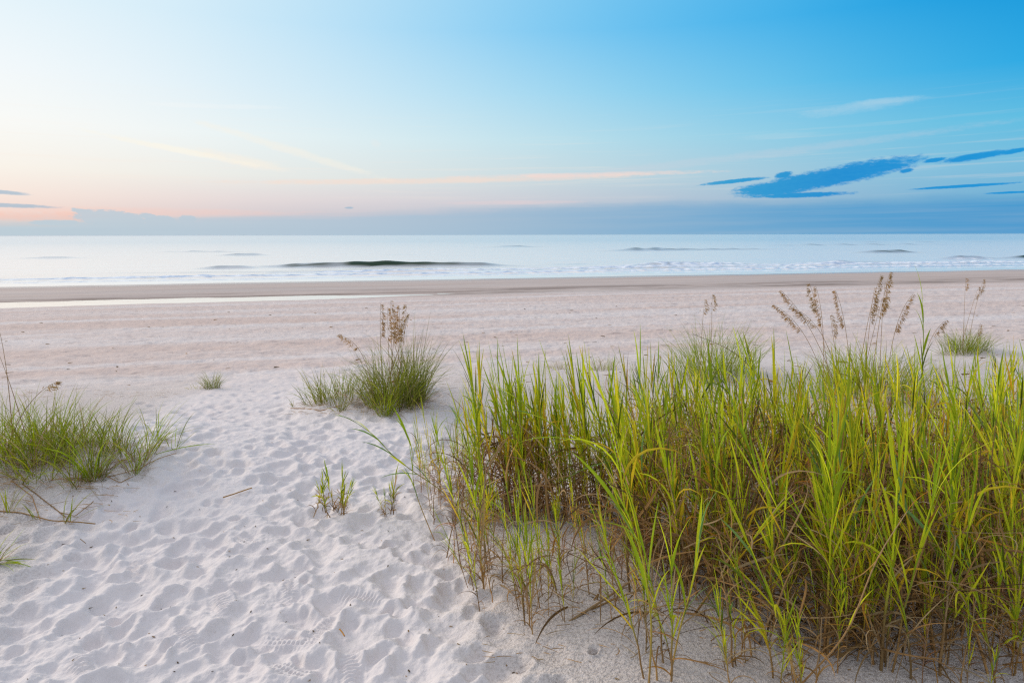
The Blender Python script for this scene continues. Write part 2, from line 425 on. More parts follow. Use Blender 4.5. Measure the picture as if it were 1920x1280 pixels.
def crest(x0, x1, yA, yB, A, wf=1.0, wb=4.0, foamy=0.0, peak=.5, dk=.62):
    global WZ, foam, swell_shade
    ax, ay = sea_at(x0, yA); bx, by = sea_at(x1, yB)
    L = math.hypot(bx-ax, by-ay); ex, ey = (bx-ax)/L, (by-ay)/L
    u = ((WX-ax)*ex + (WY-ay)*ey)/L; q = -(WX-ax)*ey + (WY-ay)*ex
    q = q + 1.1*gnoise(u*L*.06+yA, u*3+x0) + .25*gnoise(u*L*.35, q*.4)
    win = sstep(-.06, peak*.8, u)*(1-sstep(1-(1-peak)*.8, 1.06, u))
    win = win*(.85+.45*gnoise(u*L*.09+x0*.3, 3.0)+.35*gnoise(u*L*.31+x0*.7, q*.05))
    prof = np.where(q < 0, np.exp(-(q/wf)**2), np.exp(-(q/wb)**2))
    WZ = WZ + A*np.clip(win, 0, 2)*prof
    swell_shade = np.maximum(swell_shade, dk*np.clip(np.clip(win, 0, 1)*(A/.6), 0, 1)*np.exp(-((q+.3*wf)/(1.6*wf))**2))  # green swell water; the face's weaker sky reflection is also painted dark
    if foamy:
        foam = np.maximum(foam, foamy*np.clip(win*1.5, 0, 1)*np.exp(-((q+1.2)/1.0)**2))
crest(470, 1000, 500, 499, .52, .8, 4.5, 0, .6, 1.0)
crest(700, 960, 500, 499, .25, .8, 4.5, 0, .5, 1.0)
crest(465, 790, 500.5, 499.5, .40, .7, 4, 0, .35, 1.0)
crest(350, 500, 503, 502, .42, .8, 3)
crest(120, 980, 511, 508, .15, .5, 2, 0, .5, .9)
crest(900, 1500, 505, 501, .20, .6, 2, 0, .5, .9)
crest(1350, 1960, 500, 494, .22, .6, 2, 0, .5, .9)
crest(1150, 1430, 500, 496, .50, .9, 4, .5, .45, .5)
crest(1500, 1700, 500, 494, .40, .9, 4, .5, .5, .4)
crest(1745, 1880, 488, 487, .6, .9, 4, .6, .4, .5)
crest(1850, 2150, 487, 484, .85, .9, 5, .0, .5, 1.0)
crest(395, 510, 478, 478, .55, 1, 3); crest(280, 480, 471, 472, .4, 1, 3); crest(1080, 1520, 472, 468, .55, 1.3, 5, 0, .4)
crest(1590, 1740, 476, 475, .75, 1.3, 5); crest(1150, 1270, 471, 470, .5, 1., 4); crest(20, 170, 483, 482, .45, 1, 3)
crest(690, 800, 478, 477, .16, .8, 4); crest(870, 1050, 464, 463, .5, 1.4, 6); crest(1350, 1850, 462, 460, .55, 1.6, 7); crest(1500, 1960, 456, 455, .4, 2, 9)
crest(1000, 1120, 497, 495, .14, .6, 3)
# whitewater running up the beach
for s0, wdt, A, t0, t1, ph in ((73.2, 2.0, .32, -200, 200, 1.0), (79.5, 1.5, .30, -8, 120, 5.0), (69.9, .7, .05, -30, 130, 9.0), (85.5, .8, .10, 25, 110, 2.0)):
    c = s0+1.3*gnoise(wt*.035+ph, 0*wt)+.5*gnoise(wt*.2+ph, 2+0*wt)
    q = ws-c
    win = sstep(t0-8, t0+8, wt)*(1-sstep(t1-8, t1+8, wt))*(.72+.5*gnoise(wt*.05+ph*3, 0*wt+1))
    m = np.where(q < 0, np.exp(-(q/(.28))**2), np.exp(-(q/(wdt*.75))**2))
    WZ += A*win*m*(1+.5*fbm(wt*.6, ws*1.3, 3))
    if A > .2: swell_shade = np.maximum(swell_shade, .40*np.clip(win, 0, 1)*np.exp(-((q-wdt*.9)/.9)**2)*(.6+.8*np.clip(fbm(wt*.12+ph, ws*.4, 3)+.5, 0, 1)))  # dark blue line along the whitewater: foam shading painted into the colour
    foam = np.maximum(foam, np.clip(win*1.7*m*(.95+.5*fbm(wt*.3+ph, ws*1.0, 4, .6)), 0, 1))
foam = np.maximum(foam, .35*np.clip(fbm(wt*.25, ws*.7, 4, .6)*1.8, 0, 1)*sstep(68, 71, ws)*(1-sstep(78, 86, ws)))
sea_me = mesh_grid('sea', WX, WY, WZ, False, {'foam': foam.ravel(), 'swell_shade': swell_shade.ravel()})
msea, n, out = new_mat('sea_water')
geo = n.node('ShaderNodeNewGeometry'); pos = geo.outputs['Position']
sx = n.node('ShaderNodeSeparateXYZ'); n.l.new(pos, sx.inputs[0])
s_ = n.m('SUBTRACT', n.m('MULTIPLY', sx.outputs[1], CB), n.m('MULTIPLY', sx.outputs[0], SB))
t_ = n.m('ADD', n.m('MULTIPLY', sx.outputs[0], CB), n.m('MULTIPLY', sx.outputs[1], SB))
h1 = n.noise(n.xyz(n.m('MULTIPLY', t_, .10), n.m('MULTIPLY', s_, .42), 0.0), 1.0, 5, .6)
h2 = n.noise(n.xyz(n.m('MULTIPLY', t_, .012), n.m('MULTIPLY', s_, .06), 5.0), 1.0, 4, .6)
hh = n.m('ADD', n.m('MULTIPLY', h1, .5), n.m('MULTIPLY', h2, 2.2))
hh = n.m('MULTIPLY', hh, n.mr(s_, 64, 80, .12, 1))
bp = n.node('ShaderNodeBump'); bp.inputs['Strength'].default_value = .5; bp.inputs['Distance'].default_value = 1.0
n.l.new(hh, bp.inputs['Height'])
fm = attr(n, 'foam')
fn = n.noise(n.xyz(n.m('MULTIPLY', t_, 1.1), n.m('MULTIPLY', s_, 2.2), 1.0), 1.0, 5, .7)
ff = n.mr(n.m('ADD', fm, n.m('MULTIPLY', n.m('SUBTRACT', fn, .5), .8)), .30, .62, smooth=True)
ff = n.m('MULTIPLY', ff, n.mr(fm, .02, .12))
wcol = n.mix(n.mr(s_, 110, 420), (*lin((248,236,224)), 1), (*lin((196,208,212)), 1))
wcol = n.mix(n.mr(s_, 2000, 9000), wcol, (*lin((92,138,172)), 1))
sw = n.m('MULTIPLY', attr(n, 'swell_shade'), 1.6, clamp=True)
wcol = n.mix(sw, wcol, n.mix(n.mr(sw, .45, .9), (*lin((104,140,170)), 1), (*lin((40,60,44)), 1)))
fcol = n.mix(n.mr(n.noise(n.xyz(n.m('MULTIPLY', t_, .8), n.m('MULTIPLY', s_, 1.6), 6.0), 1.0, 5, .7), .42, .62), (*lin((238,242,246)), 1), (*lin((172,192,216)), 1))
wcol = n.mix(ff, wcol, fcol)
def water(n, out, colr, rough, normal, foamf=None, fmax=.55, sw=None):
    d = n.node('ShaderNodeBsdfDiffuse'); n.put(d.inputs[0], colr)
    g = n.node('ShaderNodeBsdfGlossy'); g.inputs[0].default_value = (1, 1, 1, 1); n.put(g.inputs['Roughness'], rough); n.l.new(normal, g.inputs['Normal'])
    fr = n.node('ShaderNodeFresnel'); fr.inputs[0].default_value = 1.333; n.l.new(normal, fr.inputs['Normal'])
    f = n.mr(fr.outputs[0], .03, .42, .02, fmax)
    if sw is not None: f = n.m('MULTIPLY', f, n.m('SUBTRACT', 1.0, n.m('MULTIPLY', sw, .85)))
    if foamf is not None: f = n.m('MULTIPLY', f, n.m('SUBTRACT', 1.0, foamf))
    mx = n.node('ShaderNodeMixShader'); n.put(mx.inputs[0], f)
    n.l.new(d.outputs[0], mx.inputs[1]); n.l.new(g.outputs[0], mx.inputs[2]); n.l.new(mx.outputs[0], out.inputs[0])
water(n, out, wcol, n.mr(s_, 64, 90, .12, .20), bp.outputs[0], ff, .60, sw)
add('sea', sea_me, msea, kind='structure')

# ---- tidal pool in the trough behind the bar
pt = np.linspace(-120, 110, 300); ps = np.linspace(42, 51, 12)
PT, PS = np.meshgrid(pt, ps, indexing='ij')
pool_me = mesh_grid('tide_pool', PT*CB-PS*SB, PT*SB+PS*CB, np.full_like(PT, POOL_Z))
mpool, n, out = new_mat('pool_water')
tcx = n.node('ShaderNodeNewGeometry')
bp = n.node('ShaderNodeBump'); bp.inputs['Strength'].default_value = .15; bp.inputs['Distance'].default_value = .1
n.l.new(n.noise(tcx.outputs['Position'], 1.5, 4), bp.inputs['Height'])
water(n, out, (*lin((150,136,122)), 1), .05, bp.outputs[0], None, .95)
add('tide_pool', pool_me, mpool, kind='structure')

# ------------------------------------------------------------------ plant materials
def leaf_mat(name, trans, rough=.6, spec=.14):
    m, n, out = new_mat(name)
    c = attr(n, 'tint', True)
    g = n.node('ShaderNodeNewGeometry')
    v = n.noise(g.outputs['Position'], 38, 3, .6)
    c = n.mix(n.mr(v, .3, .7, 0, .35), c, n.mix(1.0, c, (.55, .6, .5, 1), 'MULTIPLY'))
    oi = n.node('ShaderNodeObjectInfo').outputs['Random']
    c = n.mix(n.mr(oi, 0, 1, 0, .55), c, n.mix(1.0, c, (1.22, 1.0, .9, 1), 'MULTIPLY'))
    c = n.mix(n.mr(n.m('FRACT', n.m('MULTIPLY', oi, 7.31)), .2, 1, 0, .30), c, n.mix(1.0, c, (.55, .55, .6, 1), 'MULTIPLY'))
    p = n.node('ShaderNodeBsdfPrincipled')
    n.put(p.inputs['Base Color'], c); p.inputs['Roughness'].default_value = rough; p.inputs['Specular IOR Level'].default_value = spec
    t = n.node('ShaderNodeBsdfTranslucent'); n.l.new(c, t.inputs[0])
    mx = n.node('ShaderNodeMixShader'); mx.inputs[0].default_value = trans
    n.l.new(p.outputs[0], mx.inputs[1]); n.l.new(t.outputs[0], mx.inputs[2]); n.l.new(mx.outputs[0], out.inputs[0])
    return m
M_LEAF = leaf_mat('grass_leaf', .36)
M_STEM = leaf_mat('grass_stem', .05, .6)
M_DRY = leaf_mat('dry_leaf', .2, .75, .15)
M_SEED = leaf_mat('seed_husk', .5, .8, .1)

GREEN = np.array([.33, .46, .018]); LIME = np.array([.66, .73, .022]); DEEP = np.array([.12, .17, .014]); BLUEG = np.array([.19, .34, .10]); YEL = np.array([.76, .56, .03])
ORA = np.array([.52, .26, .035]); BROWN = np.array([.27, .165, .068]); TAN = np.array([.54, .39, .21]); OLIVE = np.array([.31, .33, .045]); DKOL = np.array([.18, .22, .03]); RUST = np.array([.46, .27, .10])

class MB:
    """collects quads with a colour per vertex; build() links them as one mesh"""
    def __init__(s): s.v, s.q, s.c, s.n = [], [], [], 0
    def put(s, v, q, c):
        s.v.append(v); s.q.append(q+s.n); s.c.append(c); s.n += len(v)
    def blades(s, base, azm, th0, length, width, droop, c0, c1, seg=6, twist=0.0, power=1.3, fold=.25, roll=None, start=.55, tipc=None):
        base = np.atleast_2d(base); N = len(base)
        f = lambda a: np.broadcast_to(np.asarray(a, float), (N,))
        azm, th0, length, width, droop, twist = map(f, (azm, th0, length, width, droop, twist))
        roll = f(0.0 if roll is None else roll)
        c0 = np.broadcast_to(c0, (N, 3)); c1 = np.broadcast_to(c1, (N, 3))
        t = np.linspace(0, 1, seg+1)
        thv = th0[:, None]+droop[:, None]*t**power
        a = azm[:, None]+twist[:, None]*t
        d = np.stack([np.sin(thv)*np.sin(a), np.sin(thv)*np.cos(a), np.cos(thv)], -1)
        step = (length/seg)[:, None, None]*d
        P = base[:, None, :] + np.concatenate([np.zeros((N, 1, 3)), np.cumsum((step[:, :-1]+step[:, 1:])/2, 1)], 1)
        side = np.stack([np.cos(a), -np.sin(a), np.zeros_like(a)], -1)
        nor = np.cross(side, d)
        ro = roll[:, None, None]
        side2 = side*np.cos(ro)+nor*np.sin(ro); nor2 = nor*np.cos(ro)-side*np.sin(ro)
        wd = (width[:, None]*np.minimum(1, start+t*2.2*(1-start))*(1-t**2.2)**.9)[..., None]+.0004
        V = np.stack([P-side2*wd*.5, P+nor2*wd*fold, P+side2*wd*.5], 2)      # N, seg+1, 3, 3
        C = c0[:, None, :]+(c1-c0)[:, None, :]*(t**1.2)[None, :, None]
        if tipc is not None:
            tipc = np.broadcast_to(tipc, (N, 3)); k = sstep(.72, 1.0, t)[None, :, None]
            C = C*(1-k)+tipc[:, None, :]*k
        C = np.repeat(C[:, :, None, :], 3, 2)
        i = np.arange(N*(seg+1)*3).reshape(N, seg+1, 3)
        q = np.stack([i[:, :-1, :-1], i[:, :-1, 1:], i[:, 1:, 1:], i[:, 1:, :-1]], -1).reshape(-1, 4)
        s.put(V.reshape(-1, 3), q, C.reshape(-1, 3))
    def tube(s, P, rad, c, sides=5):
        P = np.asarray(P, float); m = len(P)
        rad = np.broadcast_to(np.asarray(rad, float), (m,)); c = np.broadcast_to(c, (m, 3))
        d = np.gradient(P, axis=0); d /= np.linalg.norm(d, axis=1)[:, None]+1e-9
        up = np.where(np.abs(d[:, 2:3]) > .9, np.array([[1., 0, 0]]), np.array([[0, 0, 1.]]))
        up = np.broadcast_to(np.array([.31, .95, .05]), d.shape) if abs(d[0, 2]) > .5 else np.broadcast_to(np.array([.05, .1, 1.]), d.shape)
        e1 = np.cross(d, up); e1 /= np.linalg.norm(e1, axis=1)[:, None]+1e-9; e2 = np.cross(d, e1)
        an = np.arange(sides)*2*np.pi/sides
        V = P[:, None]+rad[:, None, None]*(e1[:, None]*np.cos(an)[None, :, None]+e2[:, None]*np.sin(an)[None, :, None])
        i = np.arange(m*sides).reshape(m, sides); nx = np.roll(i, -1, 1)
        q = np.stack([i[:-1], nx[:-1], nx[1:], i[1:]], -1).reshape(-1, 4)
        s.put(V.reshape(-1, 3), q, np.repeat(c[:, None], sides, 1).reshape(-1, 3))
    def mesh(s, name):
        return raw_mesh(name, np.concatenate(s.v), np.concatenate(s.q), {'tint': np.clip(np.concatenate(s.c), 0, 1)})
    def arrays(s): return np.concatenate(s.v), np.concatenate(s.q), np.concatenate(s.c)
    def build(s, name, mat, parent=None, **kw): return add(name, s.mesh(name), mat, parent, **kw)

def stem_curve(rg, h, lean, laz, m=9, bow=.6):
    t = np.linspace(0, 1, m)
    th_ = lean*(.35+bow*t)
    d = np.stack([np.sin(th_)*np.sin(laz), np.sin(th_)*np.cos(laz), np.cos(th_)], -1)
    P = np.concatenate([np.zeros((1, 3)), np.cumsum((d[:-1]+d[1:])/2*h/(m-1), 0)], 0)
    P[1:, :2] += np.cumsum(rg.normal(0, .003, (m-1, 2)), 0)
    return P, th_
def pick(rg, pals, w_):
    return pals[rg.choice(len(pals), p=np.array(w_)/sum(w_))]*rg.uniform(.8, 1.2)

def shoot(rg, h, kind='green', lean=.1, laz=-1.57, wide=.016, nleaf=8):
    """a cane with its leaves: returns builders for stem, living leaves and withered leaves"""
    st, lf, dr = MB(), MB(), MB()
    hs = h*.70
    P, th_ = stem_curve(rg, hs, lean, laz)
    t = np.linspace(0, 1, len(P))
    rad = (.0046 if kind != 'thin' else .0030)*(1-.55*t)*rg.uniform(.85, 1.2)
    basec = pick(rg, [BROWN, RUST, BROWN*1.5], [2, 2, 1]); topc = pick(rg, [LIME, GREEN, YEL*.8], [3, 2, 1])
    if kind == 'dry': topc = TAN*.7
    k = sstep(.22, .62, t)[:, None]
    st.tube(P, rad, basec*(1-k)+topc*k)
    def at(f):
        f = np.asarray(f)*(len(P)-1); i = np.minimum(f.astype(int), len(P)-2); u = (f-i)[:, None]
        return P[i]*(1-u)+P[i+1]*u
    a0 = rg.uniform(0, 6.28)
    if kind != 'dry':
        f = np.clip(np.linspace(.36, 1.0, nleaf)+rg.normal(0, .03, nleaf), .2, 1.0)
        N = nleaf
        azl = a0+np.arange(N)*math.pi+rg.normal(0, .5, N)
        th0 = rg.uniform(.10, .34, N)*(1.25-.75*f)+.03
        droop = np.where(rg.uniform(size=N) < .20, rg.uniform(.6, 2.3, N), rg.uniform(-.06, .35, N))
        # the leaf leans with the cane: blend directions by shifting with the lean vector
        L = h*rg.uniform(.17, .37, N)*(1.05-.15*f)
        W = wide*rg.uniform(.65, 1.2, N)
        sx_, sy_ = np.sin(th0)*np.sin(azl)+np.sin(lean)*np.sin(laz), np.sin(th0)*np.cos(azl)+np.sin(lean)*np.cos(laz)
        th1 = np.arcsin(np.clip(np.hypot(sx_, sy_), 0, .98)); az1 = np.arctan2(sx_, sy_)
        yl = sstep(.75, .35, f) if False else 1-sstep(.35, .75, f)
        c0 = np.array([pick(rg, [LIME, GREEN, YEL, BLUEG, DEEP, TAN], [4.2, 2.8, 3.6*y+.35, .5, 1.8, .9*y+.12]) for y in yl])
        c1 = np.array([c*rg.uniform(.85, 1.15)*(1-.35*y)+YEL*.35*y for c, y in zip(c0, yl)])
        tip = np.where(rg.uniform(size=(N, 1)) < .30, np.array([pick(rg, [ORA, YEL, TAN], [2, 2, 1]) for _ in range(N)]), c1)
        lf.blades(at(f), az1, th1, L, W, droop, c0, c1, 7, rg.normal(0, .35, N), 1.6, .22, rg.normal(0, .7, N), .5, tip)
        # spear at the top
        lf.blades(P[-1:], laz, th_[-1]*.9, h*rg.uniform(.27, .34), wide*.8, rg.uniform(-.05, .12), pick(rg, [LIME, GREEN], [1, 1]), GREEN*1.1, 6, 0, 1.5, .3, rg.uniform(-1.5, 1.5), .6)
    nd = rg.integers(8, 14) if kind != 'dry' else rg.integers(9, 14)
    f = rg.uniform(.05, .58 if kind != 'dry' else .95, nd)
    cd = np.array([pick(rg, [BROWN, TAN, RUST, ORA*.8, BROWN*.7], [3, 2.0, 2.4, .8, 1.0]) for _ in range(nd)])
    dr.blades(at(f), rg.uniform(0, 6.28, nd), rg.uniform(.2, .9, nd), h*rg.uniform(.12, .32, nd), wide*rg.uniform(.3, .75, nd),
              rg.uniform(.3, 2.9, nd), cd, cd*rg.uniform(.7, 1.3, (nd, 1)), 8, rg.normal(0, 1.3, nd), 1.2, .4, rg.normal(0, 1, nd), .5)
    return st, lf, dr

# ------------------------------------------------------------------ the stand of tall grass on the right
STAND = (0, 0)
RG = np.random.default_rng(21)
variants = {}
def add_variant(key, **kw):
    variants.setdefault(key, []).append(shoot(np.random.default_rng(len(variants.get(key, []))*31+hash(key) % 7 if False else len(variants.get(key, []))*31+len(key)), **kw))
for i in range(16): add_variant('green', h=1.0, kind='green', lean=RG.uniform(.02, .17) if i % 4 else RG.uniform(.2, .42), laz=-1.57+RG.normal(0, .8), wide=RG.uniform(.010, .0155), nleaf=int(RG.integers(8, 13)))
for i in range(8): add_variant('slim', h=1.0, kind='thin', lean=RG.uniform(.03, .25), laz=-1.57+RG.normal(0, 1.0), wide=RG.uniform(.007, .011), nleaf=int(RG.integers(6, 10)))
for i in range(6): add_variant('dry', h=.8, kind='dry', lean=RG.uniform(.05, .35), laz=RG.uniform(0, 6.28), wide=.013)
for i in range(6): add_variant('sprig', h=.36, kind='thin', lean=RG.uniform(.05, .35), laz=RG.uniform(0, 6.28), wide=RG.uniform(.009, .012), nleaf=5)
for i in range(5): add_variant('young', h=.45, kind='thin', lean=RG.uniform(.02, .3), laz=RG.uniform(0, 6.28), wide=RG.uniform(.009, .013), nleaf=5)

def zpos(x, y): return float(base_h(np.array(x), np.array(y)))
# places: polygons of the ground surveyed from the photograph
def poly_pts(pts, count, rg, spread=0.0):
    g = np.array([ground_at(*p_) for p_ in pts])
    lo, hi = g.min(0), g.max(0); res = []
    while len(res) < count:
        x, y = rg.uniform(lo[0], hi[0]), rg.uniform(lo[1], hi[1])
        ins = False; j = len(g)-1
        for i in range(len(g)):
            if (g[i][1] > y) != (g[j][1] > y) and x < (g[j][0]-g[i][0])*(y-g[i][1])/(g[j][1]-g[i][1])+g[i][0]: ins = not ins
            j = i
        if ins and gnoise(np.array(x*2.1+4), np.array(y*2.1)) > -.22+rg.normal(0, .12): res.append((x, y))
    return res
ZONES = [
 # name, polygon, individual things, further shoots in the mass, height range, kinds, label, group
 ('rear_left', [(868, 935), (1010, 925), (1190, 925), (1190, 985), (1000, 990), (880, 975)], 42, 52, (.72, 1.12), ['green']*5+['slim'],
  'tall lime green grass shoot in the back left row behind the bare sand gap', 'shoots of the back left row'),
 ('left_edge', [(780, 900), (880, 890), (905, 1060), (835, 1045)], 18, 18, (.48, .76), ['slim']*3+['green', 'dry'],
  'slim green and brown grass shoot at the thin left edge of the stand', 'slim shoots at the left edge of the stand'),
 ('left_front', [(840, 1040), (930, 1010), (1010, 1190), (900, 1150)], 14, 14, (.45, .78), ['slim', 'dry', 'green'],
  'brown stemmed grass shoot with yellowed leaves on bare sand left of the stand', 'brown stemmed shoots on the bare sand'),
 ('front_gap', [(930, 1060), (1180, 1010), (1200, 1180), (1000, 1195)], 22, 20, (.35, .68), ['slim', 'slim', 'dry', 'green'],
  'short sparse grass shoot with dry brown base standing in the bare sand gap', 'sparse shoots in the sand gap'),
 ('dense_front', [(1160, 1000), (1960, 985), (1990, 1300), (1560, 1270), (1450, 1200), (1330, 1150), (1180, 1110)], 105, 330, (.50, 1.08), ['green']*5+['slim', 'dry'],
  'tall yellow green grass shoot packed in the dense near half of the stand', 'shoots packed in the near half of the stand'),
 ('dense_back', [(1150, 880), (1960, 880), (1960, 985), (1160, 1000)], 50, 230, (.48, 1.06), ['green']*6+['slim'],
  'tall bright green grass shoot in the dense far half of the stand', 'shoots in the far half of the stand'),
 ('back_fringe', [(1120, 800), (1700, 780), (1960, 790), (1960, 880), (1140, 880)], 20, 130, (.45, .80), ['green']*4+['slim']*2,
  'small bright green grass shoot on the far fringe of the stand near the sea oats', 'shoots on the far fringe of the stand'),
 ('front_edge', [(1180, 1200), (1600, 1235), (1960, 1230), (1960, 1330), (1450, 1340), (1200, 1285)], 22, 8, (.40, .95), ['young', 'slim', 'green', 'green', 'dry'],
  'separate grass shoot standing on the near sand in front of the dense stand', 'separate shoots on the near sand'),
]
protos = {}
def proto_meshes(key, i):
    if (key, i) not in protos:
        st, lf, dr = variants[key][i]
        a = [('stem', st, M_STEM), ('foliage', lf, M_LEAF), ('dry_leaves', dr, M_DRY)]
        protos[(key, i)] = [(nm, b.mesh(nm), m_) for nm, b, m_ in a if b.v]
        for nm, me, m_ in protos[(key, i)]: me.materials.append(m_)
    return protos[(key, i)]
def put_shoot(key, i, loc, rz, tilt, scl, label, group=None, fat=1.0):
    r = thing('grass_shoot', label, 'grass', loc, group)
    r.rotation_euler = (tilt[0], tilt[1], rz); r.scale = (scl*random.uniform(.9, 1.2)*fat,)*2 + (scl,)
    for nm, me, m_ in proto_meshes(key, i):
        o = bpy.data.objects.new(nm, me); COL.objects.link(o); o.parent = r
    return r
mass = {'leaf': [], 'stem': [], 'dry': []}
BH = {'green': 1.0, 'slim': 1.0, 'dry': .8, 'young': .45, 'sprig': .36}
for zname, pts, n_ind, n_mass, hr, kinds, label, group in ZONES:
    P_ = poly_pts(pts, n_ind+n_mass, RG)
    P_.sort(key=lambda q: math.hypot(*q))
    for k, (x, y) in enumerate(P_):
        key = kinds[RG.integers(len(kinds))]; i = int(RG.integers(len(variants[key])))
        h = (hr[0]+(hr[1]-hr[0])*RG.uniform()**1.7)*(1.0 if key != 'young' else .55)*(.75 if RG.uniform() < .15 else 1)
        rz = RG.normal(0, .7); tilt = (RG.normal(0, .065), RG.normal(-.04, .075)); sc = h/BH[key]
        if key == 'dry': sc *= .8; rz = RG.uniform(0, 6.28)
        z = zpos(x, y)-.01
        if k < n_ind: put_shoot(key, i, (x, y, z), rz, tilt, sc, label, group, 1.2 if zname in ('dense_front', 'front_edge') else 1.0)
        else:
            from mathutils import Euler
            tone = RG.uniform(.75, 1.3)*np.array([RG.uniform(.9, 1.25), 1.0, RG.uniform(.9, 1.6)])
            mat = np.array(Euler((tilt[0], tilt[1], rz)).to_matrix())*sc
            for nm, b in zip(('stem', 'leaf', 'dry'), variants[key][i]):
                if b.v:
                    v, q, c = b.arrays(); mass[nm].append((v@mat.T+np.array([x, y, z]), q, c*tone))
def merge(lst):
    b = MB()
    for v, q, c in lst: b.put(v, q, c)
    return b
mo = merge(mass['leaf']).build('tall_grass', M_LEAF, None, kind='stuff', label='mass of further lime green grass leaves filling the stand', category='grass')
merge(mass['stem']).build('stems', M_STEM, mo, kind='stuff')
merge(mass['dry']).build('dry_leaves', M_DRY, mo, kind='stuff')
# brown tangle low in the stand
tg = MB(); 
pts = poly_pts([(1170, 1010), (1960, 960), (1960, 1260), (1500, 1240), (1200, 1150)], 2000, RG) + poly_pts([(870, 930), (1190, 925), (1190, 990), (880, 985)], 380, RG) + poly_pts([(850, 1040), (1180, 1010), (1200, 1190), (930, 1150)], 70, RG) + poly_pts([(1150, 860), (1960, 860), (1960, 960), (1170, 1010)], 900, RG)
pts = np.array(pts); N = len(pts)
base = np.column_stack([pts, base_h(pts[:, 0], pts[:, 1])+RG.uniform(-.01, .46, N)*(RG.uniform(size=N) < .72)])
cd = np.array([pick(RG, [BROWN, TAN*.8, RUST, BROWN*.5, ORA*.8], [3, 1.6, 2, 2, .4]) for _ in range(N)])
tg.blades(base, RG.uniform(0, 6.28, N), RG.uniform(.1, 1.5, N), RG.uniform(.12, .5, N), RG.uniform(.004, .013, N), RG.uniform(-.5, 2.2, N), cd, cd*.9, 8, RG.normal(0, 1.2, N), 1.2, .35, RG.normal(0, 1, N), .7)
tg.build('dry_grass_tangle', M_DRY, None, kind='stuff', label='tangle of withered brown leaves low in the stand', category='dry grass')

# ------------------------------------------------------------------ single canes one can tell apart
def cane(pix, depth_pts, rad, c0, c1, name, label, cat, leaves=0, seed=0, lw=.014, mat=M_STEM, lc=None, lazr=None, lL=(.2, .34)):
    """a bent cane through surveyed points (pixel, height over the ground of its foot's distance)"""
    rg = np.random.default_rng(seed)
    P = np.array(depth_pts, float)
    root = thing(name, label, cat, tuple(P[0]))
    P = P-P[0]
    # smooth
    t = np.linspace(0, len(P)-1, 14); Q = np.column_stack([np.interp(t, range(len(P)), P[:, k]) for k in range(3)])
    for _ in range(2): Q[1:-1] = (Q[:-2]+2*Q[1:-1]+Q[2:])/4
    k = np.linspace(0, 1, len(Q))[:, None]
    st = MB(); st.tube(Q, rad*(1-.6*k[:, 0]), c0*(1-k)+c1*k, 6); st.build('stem', mat, root)
    if leaves:
        lf = MB(); f = np.linspace(.35, 1, leaves)*(len(Q)-1.01); i = f.astype(int); u = (f-i)[:, None]
        B = Q[i]*(1-u)+Q[i+1]*u; d = Q[i+1]-Q[i]; d /= np.linalg.norm(d, axis=1)[:, None]
        side = np.where(np.arange(leaves) % 2 == 0, 1, -1)[:, None]*np.array([0, 0, 1.0])+rg.normal(0, .3, (leaves, 3))
        dd = d+.38*side*(1.15-np.linspace(0, 1, leaves)[:, None]); dd[-1] = d[-1]; dd /= np.linalg.norm(dd, axis=1)[:, None]
        c = np.array([pick(rg, lc or [LIME, GREEN, BLUEG], [1]*len(lc or [0, 0, 0])) for _ in range(leaves)])
        lf.blades(B, np.arctan2(dd[:, 0], dd[:, 1]), np.arccos(np.clip(dd[:, 2], -1, 1)), rg.uniform(*lL, leaves), lw*rg.uniform(.7, 1.2, leaves),
                  rg.uniform(.1, .7, leaves), c, c*1.05, 7, rg.normal(0, .2, leaves), 1.4, .22, rg.normal(0, .6, leaves), .45)
        lf.build('foliage', M_LEAF, root)
    return root
def ray_at(px, py, Y):
    d = pix_dir(px, py); return EYE + d*(Y/d[1])
def cane_px(pts, dY, *a, **k):
    gx, gy = ground_at(*pts[0])
    P = [(gx, gy, zpos(gx, gy)-.01)] + [tuple(ray_at(px, py, gy+dy)) for (px, py), dy in zip(pts[1:], dY)]
    return cane(None, P, *a, **k)
cane_px([(875, 1010), (850, 930), (790, 895), (735, 855), (700, 812), (668, 792)], [.0, .0, -.03, -.05, -.05], .0035, BROWN*1.3, GREEN, 'grass_shoot', 'long green grass shoot leaning far left over the path with drooping side leaves', 'grass', 9, 3, .014, lL=(.10, .22))
cane_px([(815, 1012), (790, 955), (772, 905), (775, 850), (765, 822)], [0, 0, 0, 0], .003, RUST, GREEN, 'grass_shoot', 'upright green shoot at the far left tip of the stand beside the leaning shoot', 'grass', 7, 4, .015, lL=(.12, .22))
cane_px([(1480, 965), (1400, 905), (1250, 880), (1150, 865), (1030, 795), (985, 760)], [-.1, -.3, -.35, -.3, -.3], .004, BROWN*1.6, GREEN, 'grass_shoot', 'bent green grass shoot lying sideways across the brown stems', 'grass', 10, 5, .016, lL=(.16, .34))
cane_px([(1060, 1165), (1130, 1125), (1210, 1070), (1290, 1010), (1340, 985)], [.1, .25, .4, .5], .006, TAN*.7, TAN, 'dry_stem', 'thick tan dry stem lying slanted from the bare sand into the stand', 'dry stem', 0, 6, mat=M_DRY)
cane_px([(1080, 1150), (1180, 1110), (1290, 1085), (1330, 1040)], [.1, .2, .3], .004, RUST*.9, TAN*.9, 'dry_stem', 'thinner rust brown dry stem crossing just under the thick tan stem', 'dry stem', 0, 7, mat=M_DRY)
cane_px([(1560, 1235), (1690, 1160), (1790, 1115), (1900, 1065), (1990, 1020)], [.05, .12, .2, .3], .006, RUST, TAN*1.1, 'dry_stem', 'long pale tan dry stem slanting up to the right edge low in the stand', 'dry stem', 3, 8, mat=M_DRY, lc=[TAN, ORA, YEL], lL=(.1, .2), lw=.009)
